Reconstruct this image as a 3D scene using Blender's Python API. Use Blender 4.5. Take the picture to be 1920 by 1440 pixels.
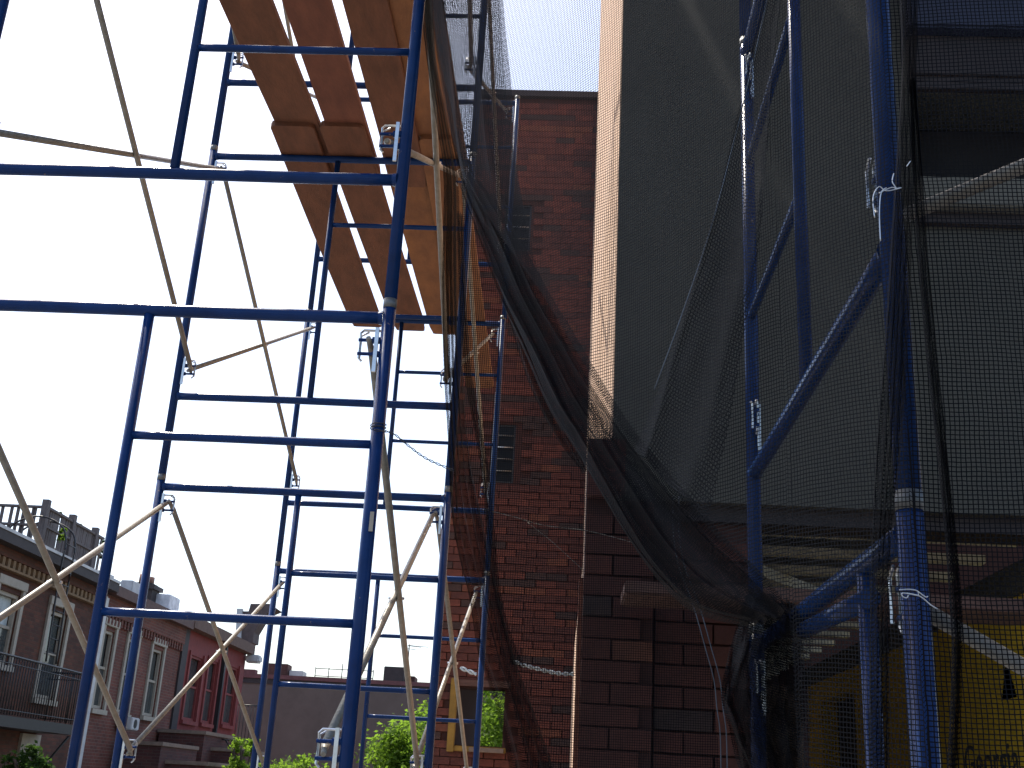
import bpy, bmesh, math, random
from mathutils import Vector, Matrix, noise
R=random.Random(7)
sc=bpy.context.scene
for o in list(bpy.data.objects): bpy.data.objects.remove(o)
COL=sc.collection
# ---------------------------------------------------------------- camera
F=2155.; YAW,PIT,ROL=-.0578,.3404,.0564
CAM=Vector((2.13,-3.40,1.60))
fwd=Vector((math.sin(YAW)*math.cos(PIT),math.cos(YAW)*math.cos(PIT),math.sin(PIT)))
rt=Vector((math.cos(YAW),-math.sin(YAW),0)); up=rt.cross(fwd)
cr,cu=rt*math.cos(ROL)+up*math.sin(ROL), up*math.cos(ROL)-rt*math.sin(ROL)
cam=bpy.data.cameras.new('camera'); co=bpy.data.objects.new('camera',cam); COL.objects.link(co)
M=Matrix((cr,cu,-fwd)).transposed().to_4x4(); M.translation=CAM; co.matrix_world=M
cam.sensor_width=36; cam.lens=F/1920*36; cam.clip_start=.05; cam.clip_end=2000
sc.camera=co
def at(px,py,x=None,y=None,z=None):
    d=fwd+cr*((px-960)/F)-cu*((py-720)/F)
    t=(x-CAM.x)/d.x if x is not None else (y-CAM.y)/d.y if y is not None else (z-CAM.z)/d.z
    return CAM+d*t
# ---------------------------------------------------------------- light
SD=Vector((-.349,.345,.871)).normalized()
w=bpy.data.worlds.new('World'); sc.world=w; w.use_nodes=True
nt=w.node_tree; nt.nodes.clear()
sky=nt.nodes.new('ShaderNodeTexSky'); sky.sky_type='NISHITA'; sky.sun_disc=False
sky.sun_elevation=math.asin(SD.z); sky.sun_rotation=math.atan2(SD.x,SD.y)
sky.air_density=1.0; sky.dust_density=3.0; sky.ozone_density=1.0
bg=nt.nodes.new('ShaderNodeBackground'); bg.inputs[1].default_value=.15
ow=nt.nodes.new('ShaderNodeOutputWorld')
nt.links.new(sky.outputs[0],bg.inputs[0]); nt.links.new(bg.outputs[0],ow.inputs[0])
sl=bpy.data.lights.new('sun','SUN'); sl.energy=3.3; sl.angle=math.radians(.53); sl.color=(1,.93,.82)
so=bpy.data.objects.new('sun',sl); COL.objects.link(so)
so.rotation_euler=SD.to_track_quat('Z','Y').to_euler(); so.location=(-20,20,50)
sc.view_settings.view_transform='Standard'; sc.view_settings.look='None'
sc.view_settings.gamma=1; sc.view_settings.exposure=1.05; sc.view_settings.use_curve_mapping=False
sc.render.engine='CYCLES'
sc.cycles.transparent_max_bounces=24
# ---------------------------------------------------------------- materials
def mat(name,c,rough=.7,metal=0,var=.25,scale=6,bump=.0,bscale=60,spec=.5,c2=None,stretch=None,coat=0,thr=None):
    m=bpy.data.materials.new(name); m.use_nodes=True; n=m.node_tree.nodes; l=m.node_tree.links
    b=n['Principled BSDF']; b.inputs['Roughness'].default_value=rough; b.inputs['Metallic'].default_value=metal
    b.inputs['Specular IOR Level'].default_value=spec; b.inputs['Coat Weight'].default_value=coat
    tc=n.new('ShaderNodeTexCoord'); mp=n.new('ShaderNodeMapping'); l.new(tc.outputs['Object'],mp.inputs[0])
    if stretch: mp.inputs['Scale'].default_value=stretch
    nz=n.new('ShaderNodeTexNoise'); nz.inputs['Scale'].default_value=scale; nz.inputs['Detail'].default_value=8; nz.inputs['Roughness'].default_value=.65
    l.new(mp.outputs[0],nz.inputs[0])
    cr_=n.new('ShaderNodeValToRGB')
    d=c2 or tuple(x*(1-var) for x in c); e=c if c2 else tuple(min(1,x*(1+var)) for x in c)
    lo,hi=thr or (.32,.68)
    cr_.color_ramp.elements[0].position=lo; cr_.color_ramp.elements[1].position=hi
    cr_.color_ramp.elements[0].color=(*d,1); cr_.color_ramp.elements[1].color=(*e,1)
    l.new(nz.outputs[0],cr_.inputs[0]); l.new(cr_.outputs[0],b.inputs['Base Color'])
    if bump:
        n2=n.new('ShaderNodeTexNoise'); n2.inputs['Scale'].default_value=bscale; n2.inputs['Detail'].default_value=5
        l.new(mp.outputs[0],n2.inputs[0]); bp=n.new('ShaderNodeBump'); bp.inputs['Strength'].default_value=bump; bp.inputs['Distance'].default_value=.01
        l.new(n2.outputs[0],bp.inputs['Height']); l.new(bp.outputs[0],b.inputs['Normal'])
    return m
def blue_mat():
    m=mat('blue_paint',(.007,.030,.115),.22,0,.2,9,coat=0,bump=.04,bscale=45,spec=.15)
    n=m.node_tree.nodes; l=m.node_tree.links; b=n['Principled BSDF']
    base=b.inputs['Base Color'].links[0].from_socket
    tc=n.new('ShaderNodeTexCoord'); nz=n.new('ShaderNodeTexNoise'); nz.inputs['Scale'].default_value=28; nz.inputs['Detail'].default_value=6; nz.inputs['Roughness'].default_value=.7
    l.new(tc.outputs['Object'],nz.inputs[0])
    r=n.new('ShaderNodeValToRGB'); r.color_ramp.elements[0].position=.67; r.color_ramp.elements[1].position=.70
    l.new(nz.outputs[0],r.inputs[0])
    mx=n.new('ShaderNodeMixRGB'); l.new(r.outputs[0],mx.inputs[0]); l.new(base,mx.inputs[1]); mx.inputs[2].default_value=(.2,.15,.13,1)
    l.new(mx.outputs[0],b.inputs['Base Color'])
    mr=n.new('ShaderNodeMapRange'); mr.inputs[3].default_value=.15; mr.inputs[4].default_value=.27
    l.new(nz.outputs[0],mr.inputs[0]); l.new(mr.outputs[0],b.inputs['Roughness'])
    return m
BLUE=blue_mat()
GALV=mat('galvanized_steel',(.26,.25,.22),.42,.25,.3,30,bump=.12,bscale=90,c2=(.18,.16,.125))
GALV2=mat('dull_zinc',(.15,.155,.155),.5,.6,.15,30)
SILVER=mat('zinc_plate',(.62,.64,.65),.28,.85,.15,30)
STEELW=mat('wire_steel',(.5,.52,.54),.3,.9,.1,30)
DWIRE=mat('black_wire',(.03,.028,.028),.5,0,.2,30)
WOODA=mat('plank_wood',(.155,.062,.032),.8,0,.3,3.5,bump=.3,bscale=30,stretch=(4,1.2,4),c2=(.085,.034,.018))
WOODB=mat('plank_wood_red',(.17,.06,.034),.75,0,.3,3,bump=.25,bscale=30,stretch=(4,1.5,4),c2=(.11,.036,.022))
WOODC=mat('plank_wood_ochre',(.24,.105,.04),.8,0,.3,3.2,bump=.3,bscale=30,stretch=(3,1.3,3),c2=(.14,.06,.027))
BEAMW=mat('weathered_board',(.11,.055,.04),.8,0,.3,5,bump=.3,bscale=40,stretch=(1.2,9,9))
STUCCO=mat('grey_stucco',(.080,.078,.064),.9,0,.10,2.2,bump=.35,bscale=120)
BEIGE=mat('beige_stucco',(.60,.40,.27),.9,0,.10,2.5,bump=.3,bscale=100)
BRK=[mat('far_brick_'+n,c,.85,0,.3,14,bump=.4,bscale=80) for n,c in (('red',(.125,.034,.021)),('dark',(.05,.026,.021)),('maroon',(.088,.026,.018)),('orange',(.145,.046,.024)))]
MORT=mat('mortar_dark',(.052,.019,.014),.95,0,.2,20)
YEL=mat('yellow_sheathing',(.66,.45,.02),.8,0,.10,3,bump=.1)
INK=mat('print_ink',(.04,.04,.03),.8)
DARKI=mat('dark_interior',(.02,.018,.017),.9)
JOIST=mat('joist_wood',(.62,.58,.45),.8,0,.25,6,bump=.2)
NAVY=mat('navy_panel',(.022,.028,.06),.6,0,.15,4)
CONC=mat('pale_concrete',(.17,.16,.15),.9,0,.15,.8,bump=.3,bscale=30)
DIRT=mat('ground_soil',(.12,.11,.095),.95,0,.25,.3,bump=.4,bscale=10)
WHITE=mat('cream_paint',(.34,.30,.24),.6,0,.12,8)
GLASS=mat('window_glass',(.05,.06,.06),.06,0,.3,2,spec=.8)
DGLASS=mat('dark_glass',(.012,.012,.012),.25,spec=.15)
BLIND=mat('pale_curtain',(.45,.5,.5),.8,0,.2,5)
IRON=mat('black_iron',(.015,.015,.016),.5,0,.2,20)
REDP=mat('red_painted_brick',(.19,.03,.027),.75,0,.2,5,bump=.5,bscale=22)
REDD=mat('red_trim',(.2,.035,.03),.7)
GREYB=mat('grey_render',(.13,.095,.08),.9,0,.16,1.1,bump=.25,bscale=25)
COPING=mat('maroon_coping',(.14,.05,.05),.7)
STONE=mat('stone_coping',(.2,.145,.11),.85,0,.2,8,bump=.3)
TAR=mat('dark_eave',(.035,.026,.026),.7)
FENCEM=mat('grey_cedar',(.13,.11,.105),.85,0,.25,6,stretch=(4,4,1))
FLASH=mat('pale_flashing',(.5,.5,.5),.5,0,.15,4)
BARK=mat('bark',(.08,.06,.045),.95,0,.3,12,bump=.6)
def leafm(name,c,t):
    m=mat(name,c,.7,0,.45,3.5,spec=.15); n=m.node_tree.nodes; l=m.node_tree.links; b=n['Principled BSDF']
    tr=n.new('ShaderNodeBsdfTranslucent'); tr.inputs[0].default_value=(*t,1)
    mx=n.new('ShaderNodeMixShader'); mx.inputs[0].default_value=.45
    l.new(b.outputs[0],mx.inputs[1]); l.new(tr.outputs[0],mx.inputs[2]); l.new(mx.outputs[0],n['Material Output'].inputs[0]); return m
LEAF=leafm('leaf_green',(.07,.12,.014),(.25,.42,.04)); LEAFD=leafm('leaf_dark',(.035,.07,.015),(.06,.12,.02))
def brickmat(name,c1,c2,mo,plane):
    m=bpy.data.materials.new(name); m.use_nodes=True; n=m.node_tree.nodes; l=m.node_tree.links; b=n['Principled BSDF']; b.inputs['Roughness'].default_value=.85
    g=n.new('ShaderNodeNewGeometry'); sp=n.new('ShaderNodeSeparateXYZ'); l.new(g.outputs['Position'],sp.inputs[0])
    ad=n.new('ShaderNodeMath'); ad.operation='ADD'; l.new(sp.outputs[0],ad.inputs[0]); l.new(sp.outputs[1],ad.inputs[1])
    cb=n.new('ShaderNodeCombineXYZ'); l.new(ad.outputs[0],cb.inputs[0]); l.new(sp.outputs[2],cb.inputs[1])
    bt=n.new('ShaderNodeTexBrick'); bt.inputs['Scale'].default_value=1; bt.inputs['Brick Width'].default_value=.215; bt.inputs['Row Height'].default_value=.075
    bt.inputs['Mortar Size'].default_value=.007; bt.inputs['Color1'].default_value=(*c1,1); bt.inputs['Color2'].default_value=(*c2,1); bt.inputs['Mortar'].default_value=(*mo,1)
    l.new(cb.outputs[0],bt.inputs[0])
    nz=n.new('ShaderNodeTexNoise'); nz.inputs['Scale'].default_value=1.3; nz.inputs['Detail'].default_value=8; l.new(g.outputs['Position'],nz.inputs[0])
    mr=n.new('ShaderNodeMapRange'); mr.inputs[3].default_value=.4; mr.inputs[4].default_value=1.5; l.new(nz.outputs[0],mr.inputs[0])
    mx=n.new('ShaderNodeVectorMath'); mx.operation='SCALE'; l.new(bt.outputs[0],mx.inputs[0]); l.new(mr.outputs[0],mx.inputs['Scale']); l.new(mx.outputs[0],b.inputs['Base Color'])
    bp=n.new('ShaderNodeBump'); bp.inputs['Strength'].default_value=.6; bp.inputs['Distance'].default_value=.008; bp.invert=True; l.new(bt.outputs['Fac'],bp.inputs['Height']); l.new(bp.outputs[0],b.inputs['Normal'])
    return m
ROWB=brickmat('row_brick_brown',(.115,.034,.016),(.062,.02,.011),(.07,.038,.022),'x')
ROWR=brickmat('row_brick_red',(.17,.048,.030),(.105,.030,.021),(.16,.105,.08),'x')
ROWD=brickmat('row_brick_dark',(.10,.03,.024),(.06,.02,.018),(.09,.055,.045),'x')
def netmat(name,cell,fr,cu=None,fu=None,c=(.0035,.004,.006)):
    m=bpy.data.materials.new(name); m.use_nodes=True; n=m.node_tree.nodes; l=m.node_tree.links; b=n['Principled BSDF']
    b.inputs['Base Color'].default_value=(*c,1); b.inputs['Roughness'].default_value=.6; b.inputs['Specular IOR Level'].default_value=.08
    uv=n.new('ShaderNodeUVMap'); sp=n.new('ShaderNodeSeparateXYZ'); l.new(uv.outputs[0],sp.inputs[0])
    outs=[]
    for k in (0,1):
        nz=n.new('ShaderNodeTexNoise'); nz.inputs['Scale'].default_value=18; l.new(uv.outputs[0],nz.inputs[0])
        a=n.new('ShaderNodeMath'); a.operation='MULTIPLY_ADD'; l.new(nz.outputs[0],a.inputs[0]); a.inputs[1].default_value=.004; l.new(sp.outputs[k],a.inputs[2])
        d=n.new('ShaderNodeMath'); d.operation='DIVIDE'; l.new(a.outputs[0],d.inputs[0]); d.inputs[1].default_value=(cu or cell) if k==0 else cell
        f=n.new('ShaderNodeMath'); f.operation='FRACT'; l.new(d.outputs[0],f.inputs[0])
        g=n.new('ShaderNodeMath'); g.operation='LESS_THAN'; l.new(f.outputs[0],g.inputs[0]); g.inputs[1].default_value=(fu or fr) if k==0 else fr
        outs.append(g)
    mx=n.new('ShaderNodeMath'); mx.operation='MAXIMUM'; l.new(outs[0].outputs[0],mx.inputs[0]); l.new(outs[1].outputs[0],mx.inputs[1])
    l.new(mx.outputs[0],b.inputs['Alpha']); return m
NET=netmat('debris_net_weave',.0072,.225); NETL=netmat('thin_net_weave',.0072,.15,c=(.03,.04,.07)); NETD=netmat('gathered_net_weave',.0072,.30,.0045,.42)
# ---------------------------------------------------------------- helpers
def link(name,bm,m,parent=None,smooth=False,kind=None):
    me=bpy.data.meshes.new(name); bm.to_mesh(me); bm.free()
    for k in (m if isinstance(m,(list,tuple)) else [m]): me.materials.append(k)
    if smooth:
        for p in me.polygons: p.use_smooth=True
    o=bpy.data.objects.new(name,me); COL.objects.link(o)
    if parent: o.parent=parent
    if kind: o['kind']=kind
    return o
def inst(name,me,parent,loc=None,mw=None):
    o=bpy.data.objects.new(name,me); COL.objects.link(o); o.parent=parent
    if loc is not None: o.location=loc
    return o
def thing(name,label,cat,loc=(0,0,0),group=None):
    o=bpy.data.objects.new(name,None); COL.objects.link(o); o.location=loc; o.empty_display_size=.2
    o['label']=label; o['category']=cat
    if group: o['group']=group
    return o
def tag(o,label,cat,group=None):
    o['label']=label; o['category']=cat
    if group: o['group']=group
    return o
def box(bm,x0,x1,y0,y1,z0,z1,mi=0,bev=0):
    vs=[bm.verts.new((x,y,z)) for x in (x0,x1) for y in (y0,y1) for z in (z0,z1)]
    fs=[]
    for q in ((0,1,3,2),(4,6,7,5),(0,4,5,1),(2,3,7,6),(0,2,6,4),(1,5,7,3)):
        f=bm.faces.new([vs[i] for i in q]); f.material_index=mi; fs.append(f)
    if bev:
        es=list({e for f in fs for e in f.edges}); bmesh.ops.bevel(bm,geom=es,offset=bev,segments=2,affect='EDGES')
    return vs
def mkbox(name,b,m,parent=None,bev=0,kind=None):
    bm=bmesh.new(); box(bm,*b,bev=bev); bmesh.ops.recalc_face_normals(bm,faces=bm.faces); return link(name,bm,m,parent,kind=kind)
def tube(bm,a,b,r,seg=14,cap=True,r2=None):
    a=Vector(a);b=Vector(b);d=(b-a).normalized(); q=d.to_track_quat('Z','Y')
    rings=[]
    for p,rr in ((a,r),(b,r2 or r)):
        rings.append([bm.verts.new(p+q@Vector((rr*math.cos(2*math.pi*i/seg),rr*math.sin(2*math.pi*i/seg),0))) for i in range(seg)])
    for i in range(seg): bm.faces.new((rings[0][i],rings[0][(i+1)%seg],rings[1][(i+1)%seg],rings[1][i]))
    if cap: bm.faces.new(rings[0][::-1]); bm.faces.new(rings[1])
def wire(bm,pts,r,seg=6):
    pts=[Vector(p) for p in pts]; rings=[]
    for i,p in enumerate(pts):
        d=(pts[min(i+1,len(pts)-1)]-pts[max(i-1,0)]).normalized(); q=d.to_track_quat('Z','Y')
        rings.append([bm.verts.new(p+q@Vector((r*math.cos(2*math.pi*k/seg),r*math.sin(2*math.pi*k/seg),0))) for k in range(seg)])
    for a,b in zip(rings,rings[1:]):
        for i in range(seg): bm.faces.new((a[i],a[(i+1)%seg],b[(i+1)%seg],b[i]))
    bm.faces.new(rings[0][::-1]); bm.faces.new(rings[-1])
def mktube(name,a,b,r,m,parent=None,seg=16):
    bm=bmesh.new(); tube(bm,a,b,r,seg); o=link(name,bm,m,parent)
    for p in o.data.polygons: p.use_smooth=len(p.vertices)==4
    return o
def mkwire(name,pts,r,m,parent=None,seg=6):
    bm=bmesh.new(); wire(bm,pts,r,seg); return link(name,bm,m,parent,smooth=True)
def spline(P,n):
    P=[Vector(p) for p in P]; out=[]
    for i in range(len(P)-1):
        p0=P[max(i-1,0)];p1=P[i];p2=P[i+1];p3=P[min(i+2,len(P)-1)]
        for k in range(n):
            t=k/n; out.append(.5*((2*p1)+(p2-p0)*t+(2*p0-5*p1+4*p2-p3)*t*t+(3*p1-p0-3*p2+p3)*t**3))
    out.append(P[-1]); return out
def holed(bm,axis,pos,th,u0,u1,z0,z1,holes,mi=0):
    us=sorted({u0,u1,*[h[0] for h in holes],*[h[1] for h in holes]}); zs=sorted({z0,z1,*[h[2] for h in holes],*[h[3] for h in holes]})
    us=[u for u in us if u0<=u<=u1]; zs=[z for z in zs if z0<=z<=z1]
    for a,b in zip(us,us[1:]):
        # merge vertical runs
        run=None
        for c,d in zip(zs,zs[1:]):
            mu,mz=(a+b)/2,(c+d)/2
            hole=any(h[0]<mu<h[1] and h[2]<mz<h[3] for h in holes)
            if not hole: run=(run[0],d) if run else (c,d)
            if (hole or d==zs[-1]) and run:
                if axis=='y': box(bm,a,b,pos,pos+th,run[0],run[1],mi)
                else: box(bm,pos,pos+th,a,b,run[0],run[1],mi)
                run=None
# ---------------------------------------------------------------- ground
def struct(name,b,m):
    o=mkbox(name,b,m); o['kind']='structure'; return o
struct('ground',(-400,400,-200,600,-.3,0),DIRT)
struct('pavement',(-6.5,9,-9,13,0.0,.02),CONC)
# ---------------------------------------------------------------- brick fields
BW,BH=.206,.0705; CW,CH=.212,.0755
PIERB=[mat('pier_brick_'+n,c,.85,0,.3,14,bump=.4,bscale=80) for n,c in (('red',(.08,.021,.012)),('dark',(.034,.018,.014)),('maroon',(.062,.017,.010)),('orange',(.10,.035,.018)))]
def brick_meshes(tag_,bev=.004,depth=.02,mats=None):
    out=[]
    for k,m in enumerate(mats or BRK):
        bm=bmesh.new(); box(bm,-BW/2,BW/2,-depth,0,0,BH,bev=0)
        # chamfered front edges: pull front verts in
        for v in bm.verts:
            if v.co.y<-depth+.001: v.co.x*=.982; v.co.z=BH/2+(v.co.z-BH/2)*.95
        for v in bm.verts: v.co+=Vector((R.uniform(-.002,.002),0,R.uniform(-.0015,.0015)))
        bmesh.ops.recalc_face_normals(bm,faces=bm.faces)
        me=bpy.data.meshes.new('brick'); bm.to_mesh(me); bm.free(); me.materials.append(m); out.append(me)
    return out
def brick_field(parent,ypl,x0,x1,z0,z1,holes,limit,zstart=None,weights=(5,2,4,1.2),mats=None):
    """courses of bricks proud of the plane y=ypl, facing -Y"""
    mes=brick_meshes('b',mats=mats); n=0; bm=bmesh.new(); row=0; z=z0; last=0
    while z+BH<=z1:
        x=x0-(CW/2 if row%2 else 0)
        while x<x1:
            a,b=max(x,x0),min(x+BW,x1)
            if b-a>.04 and not any(a<h[1]-.01 and b>h[0]+.01 and z<h[3] and z+BH>h[2] for h in holes):
                c=noise.noise(Vector((x*1.5,z*4.5,ypl)))
                k=R.choices((0,1,2,3),weights)[0]
                if R.random()<.35: k=last
                last=k
                dy=R.uniform(-.004,.004); ry=R.uniform(-.006,.006)
                vis=(zstart is None or z>zstart)
                if vis and n<limit:
                    o=inst('brick',mes[k],parent,((a+b)/2,ypl+dy,z)); o.scale=((b-a)/BW,1,1); o.rotation_euler=(0,ry,0); n+=1
                else:
                    f0=len(bm.verts)
                    box(bm,a,b,ypl-.02+dy,ypl+dy,z,z+BH,k)
            x+=CW
        row+=1; z+=CH
    if len(bm.verts):
        o=link('brick_courses',bm,mats or BRK,parent,kind='stuff')
    else: bm.free()
# far brick building
bb=thing('brick_building','dark red and black mottled brick building with small windows behind the netting','building',(1.6,8.2,0))
bb.location=(0,0,0)
h1=(1.10,1.56,2.0,2.54); h2=(1.27,1.53,4.62,5.26); h3=(1.27,1.57,7.30,7.88)
bm=bmesh.new(); holed(bm,'y',8.2,.3,.86,3.2,0,9.28,[h1,h2,h3]); link('front_wall',bm,MORT,bb)
bm=bmesh.new(); holed(bm,'y',12,.3,.86,3.2,0,9.2,[(.95,1.75,2.05,2.95)]); link('rear_wall',bm,MORT,bb)
mkbox('side_wall',(.86,1.08,8.501,11.999,0,9.2),MORT,bb)
mkbox('roof',(.83,3.2,8.14,12.3,9.281,9.36),TAR,bb)
mkbox('floor_slab',(1.081,3.2,8.501,11.999,3.2,3.4),DARKI,bb); mkbox('floor_slab',(1.081,3.2,8.501,11.999,6.2,6.4),DARKI,bb)
mkbox('partition',(1.081,3.2,10.0,10.1,3.401,6.199),DARKI,bb);mkbox('partition',(1.081,3.2,10.0,10.1,6.401,9.2),DARKI,bb)
brick_field(bb,8.2,.86,2.42,0,9.27,[h1,h2,h3],290,zstart=1.7)
f=None
bm=bmesh.new()
for b in ((1.03,1.10,8.13,8.22,1.93,2.62),(1.101,1.599,8.14,8.22,1.94,1.99)): box(bm,*b,bev=.006)
wf=link('window_frame',bm,mat('yellow_frame',(.26,.15,.02),.7),bb); wf['label']='yellow edged window opening near the bottom'
mkbox('lintel',(1.101,1.62,8.15,8.22,2.551,2.61),BEAMW,bb)
mkbox('sill',(1.25,1.58,8.08,8.135,1.94,1.98),STONE,wf)
for h,n_ in ((h2,4),(h3,3)):
    bm=bmesh.new(); fr=.02
    box(bm,h[0],h[1],8.22,8.26,h[2],h[2]+fr); box(bm,h[0],h[1],8.22,8.26,h[3]-fr,h[3]); box(bm,h[0],h[0]+fr,8.22,8.26,h[2]+fr,h[3]-fr); box(bm,h[1]-fr,h[1],8.22,8.26,h[2]+fr,h[3]-fr)
    wfr=link('window_frame',bm,IRON,bb)
    for k in range(n_):
        z=h[2]+(k+1)*(h[3]-h[2])/(n_+1)
        mktube('window_bar',(h[0]+fr,8.19,z),(h[1]-fr,8.19+.0,z+.0),.006,SILVER if k==n_-2 else GALV,wfr,6)
    mkbox('pane',(h[0]+fr,h[1]-fr,8.235,8.24,h[2]+fr,h[3]-fr),DGLASS,wfr)
# ---------------------------------------------------------------- stucco house (right)
sh=thing('stucco_house','large grey stucco house wall with beige side and brick lower pier behind black netting','house')
WX=3.49
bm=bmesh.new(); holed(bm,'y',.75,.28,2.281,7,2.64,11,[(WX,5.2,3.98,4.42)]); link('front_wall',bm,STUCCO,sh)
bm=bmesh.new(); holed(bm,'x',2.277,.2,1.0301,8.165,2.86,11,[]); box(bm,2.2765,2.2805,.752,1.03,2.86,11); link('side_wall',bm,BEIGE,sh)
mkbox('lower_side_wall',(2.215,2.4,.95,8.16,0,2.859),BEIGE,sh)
mkbox('rear_wall',(2.48,7,7.9,8.16,0,11),MORT,sh)
mkbox('window_sill',(WX-.03,5.3,.66,.749,3.85,3.978),mat('sill_cement',(.15,.145,.12),.9,0,.1,4),sh,bev=.006)
wn=mkbox('window_lintel',(WX-.02,5.3,.70,.749,4.48,4.67),TAR,sh,bev=.004)
mkbox('lintel_trim',(WX-.02,5.3,.715,.749,4.421,4.455),TAR,wn,bev=.003)
mkbox('lintel_trim',(WX-.02,5.3,.715,.7485,4.456,4.479),TAR,wn)
mkbox('blue_cornice_panel',(WX-.03,5.4,.64,.748,4.671,5.5),NAVY,sh,bev=.01)
mkbox('window_recess',(WX-.1,5.3,1.05,1.1,3.8,4.6),DARKI,sh)
mkbox('sill_shadow_strip',(WX-.03,5.3,.715,.7485,3.80,3.849),TAR,sh)  # dark strip painted in as the shadow line under the sill
# joists over the passage
mkbox('passage_ceiling',(2.42,3.92,1.031,7.89,2.90,2.93),DARKI,sh)
mkbox('bottom_beam',(2.42,7,.80,.98,2.58,2.639),TAR,sh)
y=1.12
while y<7.6:
    mkbox('joist',(2.45,3.90,y,y+.07,2.62,2.655),JOIST,sh); y+=.405
mkbox('diagonal_strut',(0,1.4,0,.03,0,.05),JOIST,sh).matrix_world=Matrix.Translation((2.6,1.2,2.565))@Matrix.Rotation(.95,4,'Z')
# yellow sheathing wall of the passage, facing -X
P1=at(1540,1305,x=3.92); P2=at(1602,1305,x=3.92); ws=sorted((P1.y,P2.y)); wz=(P1.z+P2.z)/2
bm=bmesh.new(); holed(bm,'x',3.92,.15,-.0+.78,5.4,0,2.56,[(ws[0],ws[1],1.2,wz)]); yw=link('yellow_sheathing_wall',bm,YEL,sh)
mkbox('trim_board',(3.895,3.919,.78,5.4,2.44,2.56),STUCCO,sh)
mkbox('dark_window',(4.03,4.05,ws[0]-.1,ws[1]+.1,1.1,wz+.1),DARKI,sh)
mkbox('passage_end_wall',(2.45,4.2,7.0,7.1,0,2.6),mat('brown_plywood',(.12,.075,.045),.85),sh)
mkbox('end_panel',(2.75,2.93,6.9,6.99,0,2.3),YEL,sh)
def text(s,loc,size,rot,m,parent,name):
    c=bpy.data.curves.new(name,'FONT'); c.body=s; c.size=size; c.extrude=.0008
    o=bpy.data.objects.new(name,c); COL.objects.link(o); dg=bpy.context.evaluated_depsgraph_get()
    me=bpy.data.meshes.new_from_object(o.evaluated_get(dg)); bpy.data.objects.remove(o)
    me.materials.append(m); q=bpy.data.objects.new(name,me); COL.objects.link(q); q.location=loc; q.rotation_euler=rot; q.parent=parent; return q
RX=(math.pi/2,0,-math.pi/2)
T=at(1812,1436,x=3.918); 
T=at(1810,1460,x=3.918); t_=text('Georgia',T,.20,RX,INK,sh,'printed_lettering')

T3=at(1882,1312,x=3.918)
bm=bmesh.new(); vs=[bm.verts.new((3.9185,T3.y+a,T3.z+b)) for a,b in ((.02,0),(-.14,0),(-.06,.17))]; bm.faces.new(vs); bmesh.ops.solidify(bm,geom=bm.faces[:],thickness=.001); link('printed_triangle',bm,INK,sh)
# brick pier under the stucco
pier=mkbox('brick_pier',(2.19,2.44,.79,1.02,0,2.859),MORT,sh)
mkbox('pier_return',(2.441,2.80,.83,1.02,0,2.579),MORT,sh)
brick_field(sh,.79,2.19,2.44,0.02,2.64,[],80,zstart=1.5,weights=(1.5,.8,6,.25),mats=PIERB)
brick_field(sh,.83,2.45,2.80,0.02,2.56,[],80,zstart=1.5,weights=(1.5,.8,6,.25),mats=PIERB)
bm=bmesh.new(); box(bm,2.19,2.33,.73,.789,2.645,2.862); link('pier_cap',bm,BRK[2],sh)
# thin lit edge strips left of the pier
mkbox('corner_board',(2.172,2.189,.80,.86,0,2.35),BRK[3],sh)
# ---------------------------------------------------------------- scaffold frames
LR=.0213; LX=.74; WD=1.524
def lock_mesh():
    bm=bmesh.new()
    # local: leg at origin, loop sticks out to +x
    a=[( .022,0,.045),(.075,0,.045),(.085,0,.035),(.085,0,-.05),(.075,0,-.06)]
    wire(bm,a,.0042,6); wire(bm,[(.03,-.012,.05),(.03,-.012,-.085)],.005,6)
    wire(bm,[(.06,.014,.045),(.085,.014,.03),(.085,.014,-.045)],.0035,6)
    box(bm,.024,.036,-.018,-.010,-.10,.05)
    bmesh.ops.recalc_face_normals(bm,faces=bm.faces)
    me=bpy.data.meshes.new('brace_lock'); bm.to_mesh(me); bm.free(); me.materials.append(SILVER); return me
def stud_mesh():
    bm=bmesh.new()
    for z in (.012,-.035): tube(bm,(.015,0,z),(.09,0,z),.006,8)
    tube(bm,(.015,0,.012),(.045,0,.012),.012,8); tube(bm,(.015,0,-.035),(.04,0,-.035),.011,8)
    me=bpy.data.meshes.new('lock_stud'); bm.to_mesh(me); bm.free(); me.materials.append(BLUE); return me
LOCK=lock_mesh(); STUD=stud_mesh()
def tubeme(a,b,r,m,seg=16):
    bm=bmesh.new(); tube(bm,a,b,r,seg); me=bpy.data.meshes.new('tube'); bm.to_mesh(me); bm.free()
    for p in me.polygons: p.use_smooth=len(p.vertices)==4
    me.materials.append(m); return me
def wobble_bar(a,b,r,amp):
    bm=bmesh.new(); a=Vector(a);b=Vector(b); pts=[]; ph=R.uniform(0,9)
    for i in range(13):
        t=i/12; pts.append(a.lerp(b,t)+Vector((0,0,amp*math.sin(t*5+ph)*math.sin(math.pi*t))))
    wire(bm,pts,r,14); me=bpy.data.meshes.new('bar'); bm.to_mesh(me); bm.free(); me.materials.append(BLUE)
    for p in me.polygons: p.use_smooth=len(p.vertices)==4
    return me
LEGME=tubeme((0,0,.003),(0,0,1.987),LR,BLUE,20)
TOPME=wobble_bar((LR*.8,0,1.945),(WD-LR*.8,0,1.945),.0205,.0015)
BOTME=wobble_bar((LR*.8,0,.46),(WD-LR*.8,0,.46),.0205,.002)
INME=tubeme((LX,0,.477),(LX,0,1.928),.0165,BLUE)
RU1=wobble_bar((LX+.013,0,.97),(WD-LR*.8,0,.97),.0135,.001); RU2=wobble_bar((LX+.013,0,1.52),(WD-LR*.8,0,1.52),.0135,.001)
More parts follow.
